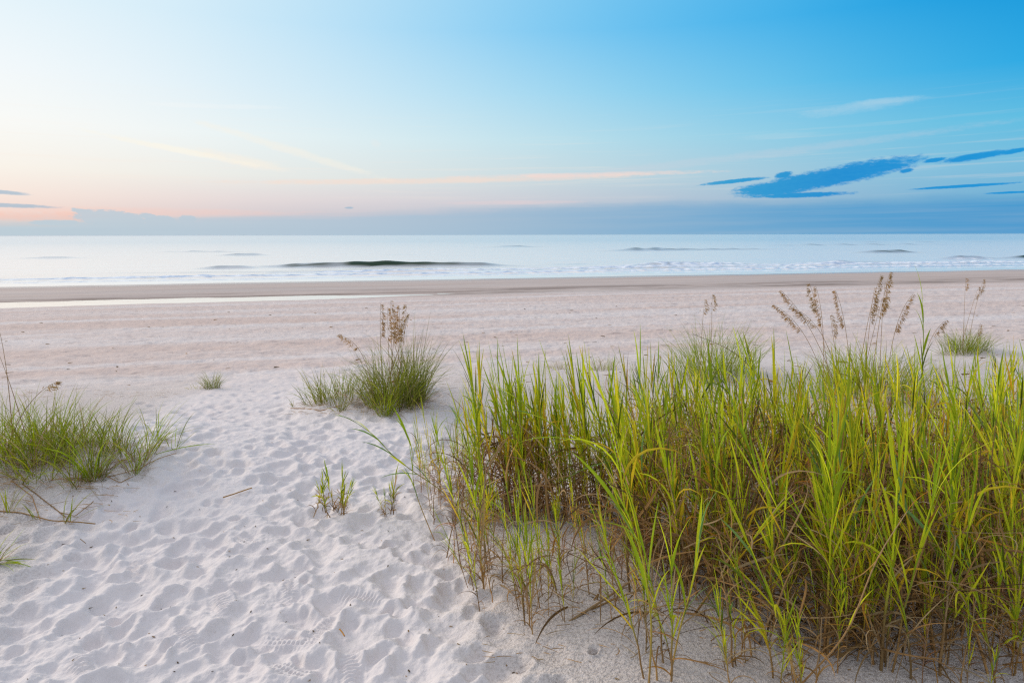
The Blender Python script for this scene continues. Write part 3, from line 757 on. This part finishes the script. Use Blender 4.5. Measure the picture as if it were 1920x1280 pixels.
cane_px([(1490, 1290), (1590, 1190), (1640, 1050), (1700, 960)], [0, 0, .05], .004, RUST, TAN, 'dry_stem', 'stout orange brown dry stem rising steeply from the bottom edge', 'dry stem', 2, 9, mat=M_DRY, lc=[ORA, YEL, LIME], lL=(.12, .24), lw=.010)
cane_px([(1340, 1105), (1400, 1130), (1460, 1190), (1520, 1225), (1600, 1190)], [-.05, -.1, -.12, -.1], .004, GREEN, BLUEG, 'grass_shoot', 'blue green grass shoot sagging in a low arc over the dark burrow', 'grass', 7, 10, .016, lL=(.18, .3))
cane_px([(1300, 1150), (1345, 1090), (1385, 1050), (1420, 1000)], [-.1, -.12, -.12], .005, BROWN, YEL*.8, 'grass_shoot', 'yellow green shoot with arching ribbon leaves bending down over the front sand', 'grass', 6, 11, .017, lc=[LIME, YEL, TAN], lL=(.22, .36))
cane_px([(1445, 740), (1420, 700), (1370, 655), (1300, 627)], [0, 0, 0], .0045, BROWN*.6, BROWN*.5, 'dry_stem', 'dark dead stalk leaning left above the far green tips', 'dry stem', 0, 12, mat=M_DRY)
cane_px([(1215, 1285), (1222, 1180), (1215, 1110), (1200, 1020), (1165, 960)], [0, 0, 0, 0], .004, RUST, LIME, 'grass_shoot', 'tall fresh lime shoot nearest the camera left of the dense stand', 'grass', 9, 13, .017, lL=(.2, .34))
cane_px([(1255, 1265), (1275, 1170), (1300, 1090), (1310, 1010)], [0, 0, 0], .0035, RUST, LIME, 'grass_shoot', 'fresh lime shoot with one leaf held flat to the left near the bottom edge', 'grass', 7, 14, .015, lL=(.18, .3))

def green_spike(pts, label, seed):
    r = cane_px(pts, [0]*(len(pts)-1), .0035, RUST, LIME, 'grass_shoot', label, 'grass', 6, seed, .015, lL=(.2, .35))
    # pale flower spike on top
    a, b = np.array(ray_at(*pts[-1], ground_at(*pts[0])[1])), None
    rg = np.random.default_rng(seed); o = np.array(r.location)
    e = np.array(ray_at(pts[-1][0]+18, pts[-1][1]-105, ground_at(*pts[0])[1]))
    sp_ = MB(); N = 130; t = rg.uniform(0, 1, N)
    B = (a+(e-a)*t[:, None])-o + rg.normal(0, .005, (N, 3))*(1-t[:, None]*.6)
    c = np.array([pick(rg, [TAN*1.3, LIME*.9, np.array([.45, .45, .2])], [1, 1, 1]) for _ in range(N)])
    sp_.blades(B, rg.uniform(0, 6.28, N), rg.uniform(.1, .9, N), rg.uniform(.008, .02, N), .005, 0, c, c, 3)
    sp_.tube([a-o, (a+e)/2-o, e-o], [.002, .0015, .001], LIME, 5)
    sp_.build('flower_spike', M_SEED, r)
green_spike([(1575, 1180), (1580, 1100), (1595, 1010)], 'grass shoot topped by a slim pale flower spike in the middle of the stand', 31)
green_spike([(1760, 1120), (1775, 1010), (1788, 905)], 'grass shoot topped by a broad pale flower spike toward the right edge', 32)

# ------------------------------------------------------------------ sea oats and tufts
def seed_head(b, P, rg, droop_dir, L):
    """spikelets hanging to one side along the last stretch of a stalk"""
    m = int(L/.0055); t = np.sort(rg.uniform(0, 1, m)); i = t*(len(P)-1.01); j = i.astype(int); u = (i-j)[:, None]
    B = P[j]*(1-u)+P[j+1]*u
    for side in (0, 1):
        azm = droop_dir+rg.normal(0, .55, m)+side*.35
        off = np.column_stack([np.sin(azm), np.cos(azm), rg.uniform(-.6, .3, m)])*(.006+.030*np.sin(np.pi*np.clip(t*.9+.08, 0, 1)))[:, None]*rg.uniform(.3, 1.3, (m, 1))
        c = np.array([pick(rg, [TAN*.85, RUST*.95, np.array([.50, .32, .12]), BROWN*1.0], [3, 1.2, 3.5, .4]) for _ in range(m)])
        b.blades(B+off, azm, rg.uniform(1.3, 2.5, m), rg.uniform(.024, .046, m)*(1.1-.35*t), rg.uniform(.005, .009, m), .5, c, c*1.1, 4, 0, 1, .3, rg.normal(0, .9, m), .35)
def tuft(name, label, px, py, n, h, rad, spread=.5, droop=(.2, 1.1), wd=.005, pal=None, dry=.25, stalks=(), group=None, seed=0, lean=(0, 0), cat='grass', upright=1.0):
    rg = np.random.default_rng(seed+100)
    x, y = ground_at(px, py); z = zpos(x, y)-.01
    root = thing(name, label, cat, (x, y, z), group)
    pal = pal or ([DKOL, OLIVE, GREEN*.8, LIME*.55], [2, 3, 2, 1.2])
    def bed(N, r_):
        rr_ = rad*np.sqrt(rg.uniform(0, 1, N))*r_; aa = rg.uniform(0, 6.28, N)
        bx, by = rr_*np.sin(aa)*1.0, rr_*np.cos(aa)*.8
        bz = base_h(x+bx, y+by)-.01-z
        return np.column_stack([bx, by, bz]), aa, rr_/max(rad, 1e-6)
    B, aa, q = bed(n, 1.0)
    c = np.array([pick(rg, *pal) for _ in range(n)])
    azm = aa+rg.normal(0, .9, n)
    th0 = np.abs(rg.normal(.05, .16, n))+spread*q*rg.uniform(.2, 1.0, n)
    lx, ly = np.sin(th0)*np.sin(azm)+lean[0], np.sin(th0)*np.cos(azm)+lean[1]
    th0 = np.arcsin(np.clip(np.hypot(lx, ly), 0, .97)); azm = np.arctan2(lx, ly)
    b = MB()
    b.blades(B, azm, th0, h*rg.uniform(.5, 1.1, n)*(1-.25*q), wd*rg.uniform(.6, 1.25, n), rg.uniform(*droop, n), c*.85, c*1.2, 7, rg.normal(0, .3, n), 1.7, .3, rg.normal(0, .8, n), .6,
             np.where(rg.uniform(size=(n, 1)) < .3, TAN*.8, c*1.2))
    b.build('foliage', M_LEAF, root)
    nd = int(n*dry)
    if nd:
        B, aa, q = bed(nd, 1.15); c = np.array([pick(rg, [TAN, RUST, BROWN, TAN*.7], [2, 2, 1, 2]) for _ in range(nd)])
        b = MB(); b.blades(B, aa+rg.normal(0, 1, nd), rg.uniform(.3, 1.5, nd), h*rg.uniform(.2, .65, nd), wd*rg.uniform(.4, .9, nd), rg.uniform(.2, 1.3, nd), c, c, 6, rg.normal(0, .8, nd), 1.2, .3, 0, .7)
        b.build('dry_leaves', M_DRY, root)
    for k, st in enumerate(stalks):
        # tip pixel, bend direction in the picture (-1 left, 1 right), head length
        (tx, ty), bend, hl = st[:3]; bx_off = st[3] if len(st) > 3 else 0.0
        Y = y+rg.uniform(-.1, .1)
        tip = np.array(ray_at(tx, ty, Y)); foot = np.array([x+bx_off+rg.normal(0, rad*.25), Y, 0.0]); foot[2] = zpos(foot[0], Y)
        tt = np.linspace(0, 1, 22)
        mid_ = foot*(1-.62)+np.array([tip[0]-bend*abs(bend)*.05-bend*.12, tip[1], tip[2]+.06*abs(bend)])*.62+np.array([0, 0, .10*abs(bend)])
        P = ((1-tt)**2)[:, None]*foot+(2*tt*(1-tt))[:, None]*mid_+(tt**2)[:, None]*tip
        o = np.array([x, y, z]); P = P-o
        b = MB(); cc = TAN*.75; b.tube(P, .0030*(1-.72*tt)+.0004, RUST*.8*(1-tt[:, None])+cc*tt[:, None], 5)
        so = b.build('stalk', M_STEM, root)
        if hl < .05: continue
        seg = np.linalg.norm(np.diff(P, axis=0), axis=1); cum = np.concatenate([[0], np.cumsum(seg)])
        fr = np.linspace(cum[-1]-hl, cum[-1], 16); H = np.column_stack([np.interp(fr, cum, P[:, a]) for a in range(3)])
        hb = MB(); hb.tube(H, .0012, TAN, 4); seed_head(hb, H, rg, math.pi/2*(1 if bend >= 0 else -1), hl)
        hb.build('seed_head', M_SEED, so)
    return root

# middle clump with its seed stalks
tuft('sea_oats_clump', 'dense sea oats clump with a sheaf of tall brown seed stalks beside the path', 738, 757, 520, .78, .29, .45, droop=(.05, 1.5), wd=.0052, dry=.6, pal=([OLIVE, DKOL, LIME*.5, TAN*.7], [3, 2, 1.2, .7]), seed=1,
     stalks=[((714, 568), .35, .34), ((727, 575), .2, .32), ((733, 563), .15, .38), ((743, 592), .1, .26), ((749, 572), -.25, .34), ((762, 570), -.5, .36), ((768, 588), -.4, .28), ((634, 627), -1.5, .24, -.2)], cat='sea oats')
tuft('grass_tuft', 'tall upright tuft right of the seed stalks in the middle sea oats clump', 778, 748, 130, .98, .10, .25, droop=(.0, .9), wd=.0055, seed=90, pal=([OLIVE, DKOL, TAN*.6], [3, 2, .6]))
tuft('grass_tuft', 'low front tuft with straw coloured foot at the base of the middle sea oats clump', 722, 777, 60, .42, .07, .5, wd=.006, seed=2, pal=([LIME*.7, GREEN, OLIVE], [1, 2, 2]))
tuft('grass_tuft', 'narrow tuft with bare rusty foot at the right base of the middle clump', 770, 752, 60, .42, .06, .5, wd=.005, seed=3)
tuft('grass_tuft', 'tiny upright tuft at the outer right end of the middle clump', 795, 748, 34, .34, .05, .55, wd=.005, seed=4)
tuft('grass_tuft', 'open medium tuft left of the middle sea oats clump with reddish runners', 640, 748, 170, .42, .26, .6, wd=.0055, seed=5, dry=.4, pal=([OLIVE, GREEN*.9, LIME*.6, RUST], [3, 2, 2, .8]))
tuft('grass_tuft', 'leaning tuft at the left end of the open tuft beside the path', 600, 752, 60, .48, .16, .5, wd=.0055, seed=6, dry=.5, lean=(-.15, 0))
tuft('grass_tuft', 'small low tuft at the foot of the open tuft facing the path', 637, 770, 26, .24, .05, .6, wd=.005, seed=7, dry=.5)
tuft('grass_sprig', 'tiny two bladed sprig alone on the path left of the open tuft', 551, 762, 6, .18, .03, .6, wd=.004, seed=8, dry=1.0)
tuft('grass_tuft', 'small round tuft alone on the pale beach at centre left', 397, 726, 120, .30, .10, .7, wd=.004, seed=9, dry=.2, pal=([DKOL, OLIVE, GREEN*.8], [2, 2, 1]))
tuft('grass_sprig', 'flat sparse sprig lying left of the lone round tuft', 370, 727, 12, .16, .10, 1.3, wd=.005, seed=10, dry=.6, pal=([OLIVE*1.4, LIME*.6], [1, 1]))
# behind the stand
tuft('sea_oats_clump', 'broad green clump rising behind the stand beside the leaning dark stalk', 1335, 706, 420, .86, .50, .55, wd=.0055, seed=11, dry=.15, stalks=[((1322, 562), .3, .18), ((1336, 552), .1, .2)], cat='sea oats', pal=([OLIVE, GREEN*.8, LIME*.6], [2, 2, 2]))
tuft('grass_tuft', 'pale small tuft on the beach behind the left part of the stand', 1131, 694, 110, .36, .20, .7, wd=.004, seed=12, dry=.3, pal=([OLIVE*1.2, LIME*.6, TAN*.7], [2, 2, 1]))
tuft('grass_tuft', 'faint yellowish tuft just left of the pale small tuft', 1045, 692, 60, .28, .18, .7, wd=.004, seed=13, dry=.6, pal=([LIME*.6, TAN*.7], [1, 1]))
tuft('sea_oats_clump', 'sea oats behind the stand with curled drooping heads nodding to the left', 1545, 745, 140, .55, .35, .5, wd=.0055, seed=14, dry=.3, cat='sea oats',
     stalks=[((1450, 572), -1.3, .42), ((1464, 545), -.9, .42, .02), ((1518, 532), -.5, .3), ((1530, 538), -.75, .42, .1), ((1500, 585), -1.2, .24, .1), ((1567, 546), -.7, .38, .15), ((1557, 592), .3, .22, .05)], pal=([LIME*.7, GREEN, OLIVE], [2, 2, 1]))
tuft('sea_oats_clump', 'sea oats behind the stand with the tallest upright seed stalks', 1640, 735, 420, .68, .48, .55, wd=.0055, seed=15, dry=.25, cat='sea oats',
     stalks=[((1652, 516), .6, .44), ((1640, 540), .25, .38), ((1669, 511), .55, .44), ((1655, 560), .2, .2, .05), ((1712, 553), 1.2, .42), ((1660, 530), .3, .3, .1)], pal=([OLIVE, LIME*.7, GREEN, TAN*.6], [2, 2, 2, 1]))
tuft('sea_oats_clump', 'compact round clump with thin tall stalks at the far right of the beach', 1808, 662, 330, .55, .34, .65, wd=.0055, seed=16, dry=.15, cat='sea oats', stalks=[((1811, 522), .1, .2), ((1845, 525), .5, .22), ((1835, 540), .3, .2), ((1838, 608), .4, .2, .1)], pal=([OLIVE, GREEN*.8, LIME*.5], [2, 2, 1]))
tuft('grass_tuft', 'sparse low tuft on white sand right of the far round clump', 1905, 690, 30, .3, .25, 1.0, wd=.004, seed=17, dry=.8, pal=([OLIVE*1.2, LIME*.6], [1, 1]))
tuft('sea_oats_stalk', 'single nodding oat head arching right beside the tall green blade', 1715, 760, 14, .5, .08, .4, wd=.006, seed=18, dry=.2, cat='sea oats', stalks=[((1774, 602), 1.3, .2)])
cane_px([(1722, 800), (1728, 700), (1732, 640), (1730, 575)], [0, 0, 0], .005, GREEN, GREEN*.9, 'grass_shoot', 'tallest single green blade sticking up above the tips on the right', 'grass', 5, 33, .020, lL=(.25, .42), lc=[GREEN, DEEP])

# left plants
LP = ([OLIVE*1.1, GREEN, LIME*.65, DKOL*1.2, TAN*.8], [2, 3, 2.2, 1.2, .5])
for k, (px, py, nn, hh_, rd, lab) in enumerate((
    (25, 858, 300, .55, .36, 'largest green clump at the left picture edge with oat stalks'),
    (95, 842, 210, .50, .26, 'thick green clump next to the largest clump at the left edge'),
    (75, 885, 110, .42, .16, 'front clump of the left group rising from a dry brown mat'),
    (176, 892, 90, .50, .07, 'upright bushy tuft in the middle of the left group'),
    (150, 845, 90, .46, .2, 'rear clump of the left group behind the upright bushy tuft'),
    (222, 848, 60, .40, .10, 'yellowish thin tuft right of the upright bushy tuft'),
    (250, 882, 34, .40, .05, 'outermost front tuft of the left group at the edge of the path'),
    (280, 845, 30, .50, .04, 'long bladed tuft leaning right toward the path'),
    (120, 868, 46, .35, .06, 'short tuft between the front clump and the upright bushy tuft'),
    (200, 835, 50, .42, .14, 'thin wispy tuft at the back of the left group'),
    (300, 820, 16, .40, .05, 'single fan of blades pointing at the path, right end of the left group'),
    (330, 838, 12, .36, .05, 'few long blades at the tip of the left group reaching over the path'),
    (265, 862, 26, .34, .06, 'short yellow tuft between the outermost front tuft and the long bladed tuft'),
    (140, 905, 40, .34, .08, 'low tuft at the foot of the front clump over the runners'),
    (-60, 870, 200, .55, .4, 'clump cut by the left picture edge'))):
    tuft('grass_tuft', lab, px, py, int(nn*.75), hh_*1.08, rd, .65, wd=.0056, seed=40+k, dry=.95, pal=LP, lean=((.38, 0) if k in (7, 10, 11) else (0, 0)),
         stalks=[((0, 622), -.4, .02, .1), ((-2, 662), -.2, .02, .1), ((108, 713), .9, .14)] if k == 0 else ())
for k, (px, py, nn, hh_, lab, ln) in enumerate((
    (14, 958, 10, .32, 'sparse upright sprig rooted on the runner at the left edge', (0, 0)),
    (126, 974, 7, .34, 'sprig with one long blade bending right at the end of the runner', (.45, 0)),
    (66, 966, 4, .20, 'short sprig hanging below the runner on the left', (-.2, -.3)),
    (-8, 1050, 16, .30, 'lone sprig poking in at the left edge over bare sand', (.75, -.1)))):
    tuft('grass_sprig', lab, px, py, nn, hh_, .03, .55, wd=.007, seed=70+k, dry=.7, pal=([GREEN, LIME*.7, OLIVE], [1, 1, 1]), lean=ln, droop=(.1, .9))

def sprig(label, px, py, n, h, rad, seed, key='sprig', splay=.25, scl=1.0):
    rg = np.random.default_rng(seed); x, y = ground_at(px, py); z = zpos(x, y)-.01
    root = thing('grass_sprig', label, 'grass', (x, y, z))
    acc = {'stem': MB(), 'foliage': MB(), 'dry_leaves': MB()}
    from mathutils import Euler
    for k in range(n):
        vs = variants[key][int(rg.integers(len(variants[key])))]
        ox, oy = rg.normal(0, rad, 2)*np.array([1, .5]); oz = zpos(x+ox, y+oy)-.012-z
        m_ = np.array(Euler((rg.normal(0, splay*.5), rg.normal(-.05, splay)+ox*1.5, rg.uniform(0, 6.28))).to_matrix())*(h*rg.uniform(.55, 1.1)/BH[key])
        for (nm, b), src in zip(acc.items(), vs):
            if src.v:
                v, q, c = src.arrays(); b.put(v@m_.T+np.array([ox, oy, oz]), q, c)
    for (nm, b), mt in zip(acc.items(), (M_STEM, M_LEAF, M_DRY)):
        if b.v: b.build(nm, mt, root)
sprig('fan shaped sprig of thin red stems on the right border of the path', 627, 963, 10, .36, .06, 80)
sprig('smaller yellow green sprig between the fan sprig and the stand', 718, 964, 2, .28, .015, 81)
sprig('thin upright sprig with brown foot just left of the stand', 733, 960, 3, .33, .012, 82, splay=.12)

# runners and twigs on the sand
def on_ground(pts, rad, c, name, label, cat, lift=.004):
    G = [ground_at(*p_) for p_ in pts]
    P = np.array([(x, y, zpos(x, y)+lift) for x, y in G]); o = P[0].copy()
    t = np.linspace(0, len(P)-1, 6*len(P)); Q = np.column_stack([np.interp(t, range(len(P)), P[:, k]) for k in range(3)])
    Q[:, 2] = base_h(Q[:, 0], Q[:, 1])+lift
    b = MB(); b.tube(Q-o, rad, c, 6); ob = b.build(name, M_DRY); ob.location = o
    ob['label'] = label; ob['category'] = cat
    return ob
on_ground([(-20, 955), (40, 960), (95, 975), (150, 978), (178, 981)], .0035, RUST, 'runner', 'long reddish runner creeping over the sand at the left edge', 'runner')
on_ground([(40, 905), (68, 925), (100, 950), (122, 968)], .003, RUST*.8, 'runner', 'brown runner hanging down from the left clump to the sprig', 'runner')
on_ground([(180, 880), (205, 868), (240, 860)], .0025, RUST, 'runner', 'short brown runner arching right of the upright bushy tuft', 'runner')
for pts_, lab_ in (([(95, 900), (140, 896), (168, 903)], 'thin brown runner curling right of the front clump'), ([(200, 893), (225, 905), (250, 893)], 'short looped runner under the outermost front tuft'),
                   ([(20, 900), (60, 930), (75, 975)], 'thin dry runner hanging from the largest clump to the long runner'), ([(110, 960), (140, 968), (175, 940)], 'wiry runner crossing the end of the long runner'),
                   ([(200, 895), (260, 880), (330, 850)], 'straw coloured runner stretching from the left group toward the path')):
    on_ground(pts_, .0024, RUST, 'runner', lab_, 'runner', .008)
on_ground([(545, 765), (600, 770), (640, 760)], .004, RUST, 'runner', 'rusty runner along the foot of the open tuft', 'runner')
on_ground([(418, 937), (440, 930), (472, 919)], .004, RUST*1.1, 'twig', 'single reddish twig lying across the footprints of the path', 'twig', .022)
on_ground([(636, 1186), (641, 1192), (645, 1199)], .003, ORA, 'twig', 'short straw bit lying on the path close to the shoe prints', 'twig', .02)
on_ground([(160, 1018+0), (150, 1010)], .002, BROWN, 'twig', 'tiny dark twig on bare sand under the left runner', 'twig', .006)
deb = MB(); RD = np.random.default_rng(77); N = 750
yy = 1.6*np.exp(RD.uniform(0, math.log(9), N)); xx = RD.uniform(-.8, .75, N)*yy
L = RD.uniform(.004, .020, N)
zz = base_h(xx, yy)
ii = np.clip(np.searchsorted(rr, np.hypot(xx, yy)), 0, len(rr)-1); jj = np.clip(np.searchsorted(th[:nfront], np.arctan2(xx, yy)), 0, nfront-1)
zz = GZ2[ii, jj]+.002
c = np.array([pick(RD, [BROWN*.3, BROWN, TAN*.6, RUST], [3, 2, 1, 1]) for _ in range(N)])
deb.blades(np.column_stack([xx, yy, zz]), RD.uniform(0, 6.28, N), 1.45, L, L*.3+.001, .1, c, c, 3, 0, 1, .5, 0, .8)
# wrack lines of straw at the foot of the dune
for (xa, xb, ya, yb, m_) in ((0, 330, 728, 745, 60), (780, 1250, 690, 745, 150), (1350, 1900, 640, 720, 160), (540, 700, 752, 778, 60), (1700, 1920, 690, 740, 60), (0, 250, 880, 985, 90), (900, 1400, 1100, 1250, 70)):
    for _ in range(m_):
        gx, gy = ground_at(RD.uniform(xa, xb), RD.uniform(ya, yb)); l_ = RD.uniform(.03, .16)*(1 if gy > 4 else .6); cc = pick(RD, [RUST, TAN*.7, BROWN], [2, 2, 1])
        deb.blades([(gx, gy, zpos(gx, gy)+.012)], RD.normal(1.57, .5)*RD.choice([1, -1]), 1.45, l_, .004, .12, cc, cc, 4, RD.normal(0, .8), 1, .5, 0, .9)
for _ in range(170):
    gx, gy = ground_at(RD.uniform(0, 1920), 575+150*RD.uniform()**1.3); l_ = RD.uniform(.04, .15); cc = pick(RD, [BROWN*.5, BROWN, RUST*.7], [2, 2, 1])
    deb.blades([(gx, gy, zpos(gx, gy)+.02)], RD.normal(1.57, .6)*RD.choice([1, -1]), 1.42, l_, l_*RD.uniform(.1, .4), .2, cc, cc, 4, RD.normal(0, .8), 1, .5, 0, .9)
deb.build('plant_debris', M_DRY, None, kind='stuff', label='specks and straw bits scattered over the sand', category='debris')
